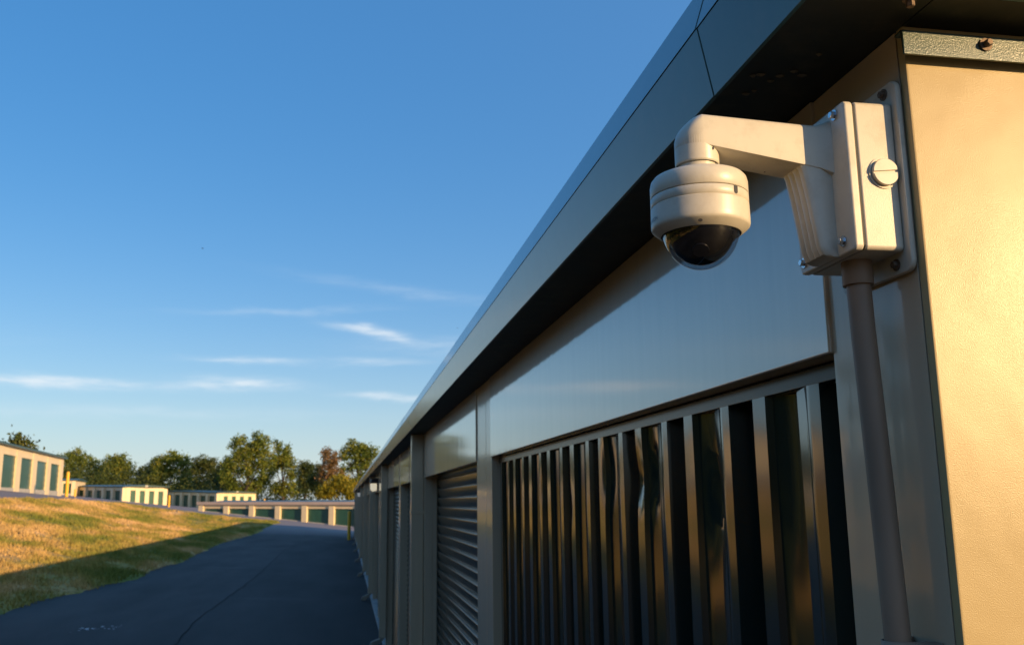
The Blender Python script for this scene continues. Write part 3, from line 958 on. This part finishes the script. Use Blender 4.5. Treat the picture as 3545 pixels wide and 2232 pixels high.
# key slot in the housing edge
def on_body(deg, z, r=R):
    t = math.radians(deg)
    return Vector((XC_ + r * math.sin(t), YC_ - r * math.cos(t), Z(z))), Vector((math.sin(t), -math.cos(t), 0)), Vector((math.cos(t), math.sin(t), 0))
p, nn, tt = on_body(24, 0.3225)
slot = MB()
outl = [(-0.0028, 0.0046), (0.0028, 0.0046), (0.0028, -0.0016)] + [(0.0028 * math.cos(a), -0.0016 - 0.0028 * math.sin(a)) for a in np.linspace(0.3, 2.84, 8)] + [(-0.0028, -0.0016)]
vs = [tuple(p + nn * 0.00025 + tt * u + Vector((0, 0, w))) for u, w in outl]
slot.add(vs, [tuple(range(len(vs)))])
slot.build('key_slot', M_black, house)
p, nn, tt = on_body(-22, 0.2885, 0.0495)
pd = Vector((nn.x, nn.y, -1.0)).normalized()
side = pd.cross(tt).normalized()
vs = [tuple(p + pd * 0.0012 + tt * 0.0024 * math.cos(a) + side * 0.0020 * math.sin(a)) for a in np.linspace(0, 6.283, 13)[:-1]]
MB().add(vs, [tuple(range(12))]).build('sensor_hole', M_print, house)
# printed maker's name wrapped round the housing
def wrap_text(body, size, deg_end, z0):
    cu = bpy.data.curves.new('maker_name', 'FONT')
    cu.body = body; cu.size = size
    to = link(bpy.data.objects.new('maker_name_tmp', cu))
    dg = bpy.context.evaluated_depsgraph_get()
    me = bpy.data.meshes.new_from_object(to.evaluated_get(dg))
    bpy.data.objects.remove(to)
    w = max(v.co.x for v in me.vertices)
    mb = MB()
    vs = []
    for v in me.vertices:
        d = deg_end - math.degrees((w - v.co.x) / 0.0543)
        q, n2, _ = on_body(d, 0, 0.05445)
        vs.append((q.x, q.y, Z(z0) + v.co.y))
    mb.add(vs, [tuple(f.vertices) for f in me.polygons])
    mb.build('maker_name', M_print, house)
wrap_text('HIKVISION', 0.0058, -79, 0.2985)

# ------------------------------------------------------------------ conduit below the box
K = thing('conduit_pipe', (0.568, 0.926, 0.0), 'brown painted conduit pipe running down the wall below the camera box', 'conduit pipe')
MB().tube([(0.5655, 0.929, Z(0.247)), (0.5660, 0.9285, Z(0.18)), (0.5672, 0.9235, Z(0.05)), (0.5682, 0.9165, Z(-0.15)), (0.5685, 0.914, Z(-0.5)), (0.5685, 0.914, 0.05)], 0.01335, 28).build('pipe', M_conduit, K)
MB().lathe((0.5653, 0.929, 0), ringprof([(0.0134, 0.2320), (0.0166, 0.2320), (0.0170, 0.2330), (0.0168, 0.2600), (0.0, 0.2600)]), 36).build('coupling', M_conduit, K, sharp=50)
def strap(z):
    mb = MB()
    vs, fs = [], []
    prof = [(0.5985, 0.9165 - 0.032)]
    prof += [(0.5985, 0.9165 - 0.018)]
    for k in range(13):
        t = math.radians(-90 - 180 * k / 12)
        prof.append((0.5675 + 0.0146 * math.cos(t), 0.9165 + 0.0146 * math.sin(t)))
    prof += [(0.5985, 0.9165 + 0.018), (0.5985, 0.9165 + 0.032)]
    n = len(prof)
    inner = []
    for (x, y) in prof:
        vs.append((x, y, z - 0.009)); vs.append((x, y, z + 0.009))
    fs = [(2 * i, 2 * i + 2, 2 * i + 3, 2 * i + 1) for i in range(n - 1)]
    o = mb.add(vs, fs, True).build('strap', M_conduit, K, sharp=50)
    s = o.modifiers.new('thickness', 'SOLIDIFY'); s.thickness = 0.0016
    hexhead(MB(), (0.597, 0.9165 - 0.0255, z), 0, 0.004, 0.004, -1).build('screw', M_rust, o)
strap(Z(-0.157)); strap(0.9)

# ------------------------------------------------------------------ far storage buildings
def facade(root, A, Bp, zb, zt, n, pw, hh, proud=0.12, doors=True, pil_w=None, fascia=None, mats=(None, None), edge=True, recess=0.20):
    """wall strip from A to B (left to right as seen), with header, pilasters and recessed doors"""
    mw, md = mats
    A2, B2 = Vector((A[0], A[1], 0)), Vector((Bp[0], Bp[1], 0))
    L = (B2 - A2).length
    e1 = (B2 - A2) / L
    e2 = Vector((-e1.y, e1.x, 0))
    if e2.y < 0 and abs(e2.y) > abs(e2.x):
        e2 = -e2
    def zbase(s): return zb[0] + (zb[1] - zb[0]) * s / L
    def ztop(s): return zt[0] + (zt[1] - zt[0]) * s / L
    def P(s, d, z):
        q = A2 + e1 * s + e2 * d
        return (q.x, q.y, z)
    def blk(s0, s1, d0, d1, f0, f1):
        return [P(s0, d0, f0(s0)), P(s1, d0, f0(s1)), P(s1, d1, f0(s1)), P(s0, d1, f0(s0)), P(s0, d0, f1(s0)), P(s1, d0, f1(s1)), P(s1, d1, f1(s1)), P(s0, d1, f1(s0))]
    MB().hexa(blk(0.002, L - 0.002, 0, 0.3, lambda s: ztop(s) - hh, lambda s: ztop(s) - 0.01)).build('header', mw, root)
    step = (L - pw) / n
    for k in range(n + 1):
        s = k * step
        MB().hexa(blk(s, s + pw, -proud, 0.31, lambda t: zbase(t) - 0.6, lambda t: ztop(t) - (0.12 if k % 2 else 0.0) - 0.02)).build('pilaster', mw, root)
        if k < n:
            s0, s1 = s + pw + 0.004, s + step - 0.004
            mb = MB()
            zz = np.linspace(0, 1, 13)
            vs, fs = [], []
            for j, t in enumerate(zz):
                d = recess + (0.02 if j % 2 else 0.0)
                for q in (s0, s1):
                    z0, z1 = zbase(q) - 0.5, ztop(q) - hh
                    vs.append(P(q, d, z0 + (z1 - z0) * t))
                if j:
                    fs.append((2 * j - 2, 2 * j - 1, 2 * j + 1, 2 * j))
            mb.add(vs, fs).build('roll_up_door', md, root)
            MB().hexa(blk(s0, s1, 0.012, recess - 0.01, lambda t: zbase(t) - 0.5, lambda t: zbase(t) + 0.06)).build('door_sill', M_concrete, root)
    if fascia:
        MB().hexa(blk(-0.15, L + 0.15, -0.30, -0.14, lambda s: ztop(s) - 0.02, lambda s: ztop(s) + fascia[0])).build('fascia', fascia[1], root)
    return P, L, e1, e2, zbase, ztop

def body(root, A, Bp, zb, zt, depth, roof_t=0.14, over=0.28, roofm=None, inset=0.01):
    A2, B2 = Vector((A[0], A[1], 0)), Vector((Bp[0], Bp[1], 0))
    L = (B2 - A2).length; e1 = (B2 - A2) / L
    e2 = Vector((-e1.y, e1.x, 0))
    def P(s, d, z):
        q = A2 + e1 * s + e2 * d
        return (q.x, q.y, z)
    MB().hexa([P(0.01, 0.32, zb[0] - 1), P(L - inset, 0.32, zb[1] - 1), P(L - inset, depth - 0.32, zb[1] - 1), P(0.01, depth - 0.32, zb[0] - 1),
               P(0.01, 0.32, zt[0] - 0.02), P(L - inset, 0.32, zt[1] - 0.02), P(L - inset, depth - 0.32, zt[1] - 0.02), P(0.01, depth - 0.32, zt[0] - 0.02)]).build('wall', M_cream, root)
    rid = 0.03 * depth
    o = over
    vs = []
    for s, z in ((-o, zt[0]), (L + o, zt[1])):
        vs += [P(s, -o, z), P(s, depth + o, z), P(s, depth + o, z + roof_t), P(s, depth / 2, z + roof_t + rid), P(s, -o, z + roof_t)]
    fs = [(0, 1, 2, 3, 4), (9, 8, 7, 6, 5)] + [(i, (i + 1) % 5, 5 + (i + 1) % 5, 5 + i) for i in range(5)]
    MB().add(vs, fs).build('roof', roofm or M_far_roof, root)

def floodlight(root, p, d):
    MB().box(p[0] - 0.28, p[0] + 0.28, p[1] - 0.25, p[1] + 0.1, p[2], p[2] + 0.34).build('floodlight', M_white, root, bevel=0.06)

G = 'storage buildings'
W2 = (M_cream, M_far_door)
# left row up on the terrace, its doors facing the lane
A_, B_ = (-20.6, 53.3), (-23.27, 83.3)
Lb = thing('storage_building', (*A_, 3.1), 'beige storage building with tall green doors on the terrace above the grass bank', 'storage building', G)
facade(Lb, A_, B_, (3.16, 3.09), (5.86, 5.80), 6, 1.30, 0.55, proud=0.03, recess=0.07, mats=W2)
body(Lb, A_, B_, (3.16, 3.09), (5.86, 5.80), 9.0)
# small end face beyond it
A_, B_ = (-58.0, 183.0), (-49.0, 184.0)
Mb = thing('storage_building', (*A_, 4.0), 'small cream building end with one green door, just beyond the terrace building', 'storage building', G)
facade(Mb, A_, B_, (4.13, 4.1), (6.5, 6.45), 4, 0.7, 0.5, mats=W2)
body(Mb, A_, B_, (4.13, 4.1), (6.5, 6.45), 12.0)
# shaded row P with a sunlit four-door end
A_, B_, C_ = (-52.0, 190.7), (-38.28, 174.2), (-31.98, 179.4)
Pb = thing('storage_building', (*B_, 2.5), 'shaded row ending in a bright cream end wall with four tall green doors', 'storage building', G)
facade(Pb, A_, B_, (3.98, 2.55), (5.42, 4.95), 6, 0.75, 0.55, proud=0.35, mats=W2)
facade(Pb, (B_[0] + 0.25, B_[1] + 0.2), C_, (2.55, 1.66), (5.0, 4.72), 4, 0.80, 0.50, proud=0.05, recess=0.10, mats=W2)
body(Pb, A_, B_, (3.98, 2.55), (5.45, 5.02), 8.2, inset=0.5)
floodlight(Pb, (-35.1, 176.6, 5.0), 0)
# second shaded row Q, its end wall half hidden behind the front row
A_, B_, C_ = (-41.6, 230.6), (-27.15, 211.6), (-19.8, 217.5)
Qb = thing('storage_building', (*B_, 1.6), 'farther shaded row ending in a bright cream end wall with four small doors', 'storage building', G)
facade(Qb, A_, B_, (1.3, 1.2), (4.85, 4.15), 6, 0.9, 0.6, proud=0.35, mats=W2)
facade(Qb, (B_[0] + 0.25, B_[1] + 0.2), C_, (1.5, 1.2), (4.2, 4.0), 4, 1.05, 0.62, proud=0.05, recess=0.10, mats=W2)
body(Qb, A_, B_, (1.3, 1.2), (4.88, 4.2), 9.3, inset=0.5)
floodlight(Qb, (-23.5, 214.2, 4.25), 0)
# front row F, low below the slope at the end of the lane
A_, B_ = (-15.7, 107.3), (4.6, 96.1)
Fb = thing('storage_building', (*A_, 0.5), 'long low cream row with wide green doors at the end of the lane', 'storage building', G)
facade(Fb, A_, B_, (1.25, -0.95), (1.90, 1.66), 7, 0.60, 0.42, proud=0.16, recess=0.15, mats=W2, fascia=(0.30, M_fascia_far))
body(Fb, A_, B_, (1.25, -0.95), (1.92, 1.68), 9.0, over=0.1)

# ------------------------------------------------------------------ bollards
def bollard(x, y, z, h, r, label):
    pr = [(0.0, -0.4), (r, -0.4), (r, h - r * 0.8)]
    for k in range(1, 7):
        t = math.pi / 2 * k / 6
        pr.append((r * math.cos(t), h - r * 0.8 + r * 0.8 * math.sin(t)))
    o = MB().lathe((0, 0, 0), pr, 20).build('bollard', M_yellow)
    o.location = (x, y, z)
    return tag(o, label, 'bollard', 'yellow bollards')
bollard(-19.3, 70.4, 2.82, 1.52, 0.11, 'tall yellow bollard at the corner of the terrace building')
bollard(-43.3, 162.6, 3.5, 1.1, 0.15, 'tiny yellow bollard before the shaded row behind the tall one')
bollard(-22.57, 128.2, 1.66, 1.50, 0.13, 'yellow bollard beside the bright four-door end wall')
bollard(0.24, 50.9, -0.0, 1.52, 0.085, 'dull yellow bollard in shade at the far end of the lane')
bollard(-16.9, 206.0, 1.55, 1.3, 0.2, 'distant orange yellow bollard tip over the low row roof')

# ------------------------------------------------------------------ trees
TREES = {
 'wispy':[(-37.3,114.0,9.0,0.5,0.9),(-36.7,113.8,9.4,0.3,0.7),(-36.3,113.8,8.9,0.3,0.7),(-37.5,114.2,8.2,0.9,0.5),(-35.3,113.7,8.5,0.5,0.6),(-35.7,114.0,7.8,1.0,0.5)],
 'roundA':[(-71.7,259.0,13.7,2.0,2.3),(-69.1,258.4,14.0,2.1,2.7),(-66.5,258.2,12.9,2.0,2.3),(-64.2,258.1,11.4,1.7,2.3),(-70.1,259.4,10.0,3.4,3.0),(-65.6,258.9,8.4,3.4,2.6),(-72.7,260.2,8.5,2.3,3.0)],
 'roundB':[(-58.9,251.8,12.2,2.2,2.1),(-56.7,251.3,12.6,2.1,2.2),(-54.9,251.4,10.7,1.6,2.5),(-57.8,252.2,9.0,4.1,2.8),(-59.9,252.9,7.5,2.9,2.2)],
 'low':[(-52.7,261.3,10.8,1.5,1.5),(-53.4,261.8,8.8,2.6,2.3),(-50.4,261.3,8.4,2.0,2.3),(-54.9,262.4,6.9,2.3,1.8)],
 'dome':[(-45.3,244.1,12.2,2.5,1.7),(-42.4,243.5,12.9,3.0,1.9),(-39.6,243.1,12.1,1.9,1.9),(-43.1,244.2,10.0,4.3,1.6),(-46.2,245.0,8.7,1.9,2.2),(-39.5,244.0,7.9,1.7,2.9),(-43.0,245.0,5.8,2.9,1.7)],
 'dark':[(-38.4,263.5,12.6,3.1,2.2),(-35.7,263.3,11.4,2.4,2.8),(-40.2,264.4,9.9,2.7,2.8),(-36.7,264.2,7.5,3.4,2.4),(-39.8,265.1,6.0,3.1,1.7),(-33.6,263.8,6.7,2.4,2.4)],
 'tall':[(-20.6,223.3,16.6,0.9,2.2),(-19.5,223.3,15.5,2.3,2.3),(-21.8,224.1,13.9,2.3,2.0),(-24.5,224.1,16.3,1.8,1.3),(-26.1,224.6,15.0,1.3,0.9),(-23.8,224.6,13.0,2.7,1.8),(-19.1,224.0,11.9,3.0,2.3),(-22.4,224.9,10.0,3.0,2.4),(-18.4,224.5,8.6,2.0,2.7),(-26.4,225.4,11.3,2.3,2.0),(-27.0,226.1,8.0,2.4,2.4),(-21.0,225.5,6.0,2.7,2.3),(-24.6,226.2,5.4,2.4,1.8)],
 'twin':[(-16.2,230.0,15.3,1.1,1.7),(-14.1,229.9,14.2,1.1,1.7),(-15.3,230.4,12.5,2.5,2.1),(-13.5,230.4,10.8,1.8,2.4),(-16.6,231.0,10.8,1.8,1.8),(-12.8,230.8,8.0,1.3,1.8),(-16.1,232.0,5.3,1.9,1.8),(-13.7,231.5,5.3,2.4,2.1)],
 'darkB':[(-11.1,253.7,11.3,1.8,1.8),(-9.2,253.5,10.5,1.8,2.0),(-10.3,254.1,8.2,3.1,2.6),(-11.0,254.8,5.6,3.4,2.3)],
 'red':[(-4.3,210.9,12.2,1.4,1.7),(-3.0,210.9,11.2,1.9,1.9),(-3.6,211.4,9.0,2.2,1.9),(-4.5,211.9,7.5,1.7,1.5),(-1.7,211.2,8.1,1.5,1.4)],
 'yellow':[(-2.8,206.9,4.9,2.1,2.0),(-1.0,206.3,6.1,2.3,1.9),(0.6,206.3,4.8,2.1,2.0),(-4.6,207.4,4.0,1.6,1.4),(1.2,206.5,3.3,1.4,1.0)],
 'fillA':[(-61.6,257.0,10.6,1.8,2.0),(-62.2,257.2,8.0,2.4,2.4),(-60.8,257.0,6.6,2.2,2.0)],
 'fillB':[(-30.6,250.0,10.6,2.0,2.2),(-31.4,250.4,8.2,2.8,2.4),(-29.6,250.0,6.4,2.6,2.0)],
 'fillC':[(-6.6,236.0,9.4,1.7,1.9),(-7.0,236.3,7.0,2.4,2.4),(-5.8,236.0,5.2,2.0,1.8)],
 'fillD':[(-48.6,252.0,11.0,1.6,1.8),(-48.2,252.2,8.4,2.2,2.4),(-49.0,252.0,6.4,2.2,2.0)],
 'right':[(1.7,219.7,14.6,2.3,1.8),(3.8,219.5,13.6,2.3,2.0),(0.1,220.4,12.7,1.8,1.8),(5.8,219.3,12.9,2.0,2.0),(2.8,220.2,11.0,2.3,2.0),(4.8,220.2,9.3,2.0,2.7),(1.2,220.8,9.7,0.9,1.6),(-0.5,221.0,9.7,0.9,1.2),(2.9,221.2,5.7,2.7,2.7)],
}
TINFO = {
 'wispy': ('pine_tree', L_dark, 'wispy tree top poking above the roof of the terrace building', 0.5),
 'roundA': ('broadleaf_tree', L_olive, 'leafy tree standing just right of the terrace building', 1.0),
 'roundB': ('broadleaf_tree', L_olive, 'bushy rounded tree above the shaded row of doors', 1.15),
 'low': ('broadleaf_tree', L_dark, 'low dark tree in the dip left of the domed tree', 0.8),
 'dome': ('broadleaf_tree', L_olive, 'tree with a flat domed top behind the bright four-door end wall', 1.1),
 'dark': ('broadleaf_tree', L_dark, 'dark green tree behind the farther shaded row', 1.1),
 'tall': ('broadleaf_tree', L_olive, 'tallest tree, with a pointed top and a limb reaching left', 0.95),
 'twin': ('broadleaf_tree', L_olive, 'tree with two pointed tips beside the tallest tree', 0.95),
 'darkB': ('broadleaf_tree', L_dark, 'short dark tree in the gap between the twin-tipped and reddish trees', 1.0),
 'red': ('broadleaf_tree', L_red, 'thin reddish autumn tree near the building eave', 0.75),
 'yellow': ('bush', L_yellow, 'low yellow green bush below the reddish tree', 1.3),
 'fillA': ('broadleaf_tree', L_dark, 'small dark tree in the gap left of the bushy rounded tree', 1.0),
 'fillB': ('broadleaf_tree', L_dark, 'small dark tree in the gap left of the tallest tree', 1.0),
 'fillC': ('broadleaf_tree', L_dark, 'small dark tree just left of the reddish tree', 1.0),
 'fillD': ('broadleaf_tree', L_dark, 'narrow dark tree at the left shoulder of the domed tree', 1.0),
 'right': ('broadleaf_tree', L_olive, 'leafy tree partly hidden by the near building eave', 0.9),
}

def make_tree(key):
    name, lm, label, dens = TINFO[key]
    blobs = TREES[key]
    cx = sum(b[0] * b[3] for b in blobs) / sum(b[3] for b in blobs)
    cy = sum(b[1] for b in blobs) / len(blobs)
    gz = ground_z(cx, cy) - 0.3
    t = thing(name, (cx, cy, gz), label, 'bush' if name == 'bush' else 'tree', 'trees along the horizon')
    top = max(b[2] for b in blobs)
    mb = MB()
    tops = top - 1.2
    sway = [(cx + 0.25 * math.sin(k * 1.7 + cx), cy + 0.2 * math.cos(k * 1.3), gz + (tops - gz) * k / 6) for k in range(7)]
    r0 = 0.10 + 0.016 * (top - gz)
    mb.tube(sway, [r0 * (1 - 0.85 * k / 6) for k in range(7)], 8)
    for (x, y, z, rx, rz) in blobs:
        s = Vector(sway[min(5, max(1, int((z - rz - gz) / (tops - gz) * 6 * 0.7)))])
        e = Vector((x, y, z))
        m = (s + e) / 2 + Vector((0, 0, -0.2))
        mb.tube([s, m, e], [r0 * 0.45, r0 * 0.3, 0.03], 6)
    mb.build('trunk', M_bark, t)
    V, T = [], []
    for (x, y, z, rx, rz) in blobs:
        ry = min(rx, rz) * 1.1
        nclump = int(max(7, 17 * dens * rx * rz))
        for c in range(nclump):
            d = rng.normal(size=3); d /= np.linalg.norm(d)
            rr = rng.random() ** 0.42
            cc = np.array([x + d[0] * rx * rr, y + d[1] * ry * rr, z + d[2] * rz * rr])
            tone = rng.random()
            sp = 0.26 + 0.30 * rng.random()
            nl = int(13 + 12 * rng.random())
            pos = cc + rng.normal(size=(nl, 3)) * sp * np.array([1, 1, 0.75])
            for p in pos:
                a = rng.normal(size=3); a /= np.linalg.norm(a)
                b = np.cross(a, rng.normal(size=3)); b /= np.linalg.norm(b)
                s = 0.13 + 0.17 * rng.random()
                V.append([p - a * s, p + b * s * 0.6, p + a * s, p - b * s * 0.6])
                T.append(min(1, max(0, tone * 0.7 + 0.3 * rng.random())))
    V = np.array(V).reshape(-1, 3) - np.array([cx, cy, gz])
    nf = len(T)
    me = bpy.data.meshes.new('crown')
    me.from_pydata(V.tolist(), [], np.arange(nf * 4).reshape(-1, 4).tolist())
    me.materials.append(lm)
    at = me.attributes.new('tone', 'FLOAT', 'FACE')
    at.data.foreach_set('value', np.array(T, dtype=np.float32))
    o = link(bpy.data.objects.new('crown', me))
    o.parent = t
for k in TREES:
    make_tree(k)

# low undergrowth at the foot of the trees
def undergrowth():
    V, T = [], []
    for k in range(2600):
        y = 228 + 34 * rng.random(); x = -78 + 92 * rng.random()
        g = ground_z(x, y) - 0.3
        h = 4.5 + 5.5 * rng.random() ** 1.3
        tone = rng.random()
        for q in range(16):
            p = np.array([x, y, g + h * rng.random()]) + rng.normal(size=3) * np.array([0.8, 0.5, 0.3])
            a = rng.normal(size=3); a /= np.linalg.norm(a)
            b = np.cross(a, rng.normal(size=3)); b /= np.linalg.norm(b)
            s = 0.14 + 0.16 * rng.random()
            V.append([p - a * s, p + b * s * 0.6, p + a * s, p - b * s * 0.6]); T.append(0.6 * tone + 0.3 * rng.random())
    nf = len(T)
    me = bpy.data.meshes.new('undergrowth')
    me.from_pydata(np.array(V).reshape(-1, 3).tolist(), [], np.arange(nf * 4).reshape(-1, 4).tolist())
    me.materials.append(L_dark)
    at = me.attributes.new('tone', 'FLOAT', 'FACE'); at.data.foreach_set('value', np.array(T, dtype=np.float32))
    o = link(bpy.data.objects.new('undergrowth', me))
    o['kind'] = 'stuff'; o['label'] = 'dark undergrowth at the foot of the far trees'
undergrowth()

# leaf mass out of view, added to darken reflections and cut sky light
def unseen_leaves():
    V, T = [], []
    for k in range(1100):
        y = -60 + 80 * rng.random(); x = -8 - 34 * rng.random() ** 1.3
        if x > -0.56 * y - 2.5 or x > -8:
            continue
        g = ground_z(x, y) - 0.3
        h = min(3 + 7 * rng.random() * min(1, (-x - 7) / 6), 2.0 + 0.14 * math.hypot(x, y) - g)
        if h < 0.8:
            continue
        tone = rng.random()
        for q in range(46):
            p = np.array([x, y, g + h * rng.random() ** 0.7]) + rng.normal(size=3) * np.array([1.5, 1.2, 0.7])
            a = rng.normal(size=3); a /= np.linalg.norm(a)
            b = np.cross(a, rng.normal(size=3)); b /= np.linalg.norm(b)
            s = 0.45 + 0.35 * rng.random()
            V.append([p - a * s, p + b * s * 0.6, p + a * s, p - b * s * 0.6]); T.append(0.5 * tone + 0.3 * rng.random())
    nf = len(T)
    me = bpy.data.meshes.new('unseen_leaves')
    me.from_pydata(np.array(V).reshape(-1, 3).tolist(), [], np.arange(nf * 4).reshape(-1, 4).tolist())
    me.materials.append(L_dark)
    at = me.attributes.new('tone', 'FLOAT', 'FACE'); at.data.foreach_set('value', np.array(T, dtype=np.float32))
    o = link(bpy.data.objects.new('unseen_leaves', me))
    o['kind'] = 'stuff'; o['label'] = 'unseen mass of dark leaves added to darken the reflections'
unseen_leaves()

# two small birds high over the terrace
def bird(p, span, label):
    t = thing('bird', p, label, 'bird', 'birds in the sky')
    x, y, z = p
    MB().tube([(x - span * 0.35, y, z), (x - span * 0.1, y, z + span * 0.03), (x + span * 0.25, y, z + span * 0.02), (x + span * 0.42, y, z)], [0.01 * span, span * 0.10, span * 0.08, span * 0.02], 8).build('body', M_black, t)
    for sg in (1, -1):
        MB().add([(x - span * 0.1, y, z + span * 0.05), (x + span * 0.15, y, z + span * 0.05), (x + span * 0.02, y + sg * span * 0.5, z + span * 0.2), (x - span * 0.05, y + sg * span * 0.3, z + span * 0.14),
                  (x - span * 0.1, y, z + span * 0.03), (x + span * 0.15, y, z + span * 0.03), (x + span * 0.02, y + sg * span * 0.5, z + span * 0.185), (x - span * 0.05, y + sg * span * 0.3, z + span * 0.12)],
                 [(0, 1, 2, 3), (7, 6, 5, 4), (0, 4, 5, 1), (1, 5, 6, 2), (2, 6, 7, 3), (3, 7, 4, 0)]).build('wing', M_black, t)
bird((-11.0, 70.3, 20.9), 0.22, 'tiny dark bird high in the open blue sky')
bird((8.3, 69.8, 15.1), 0.16, 'tiny dark bird close to the building eave')
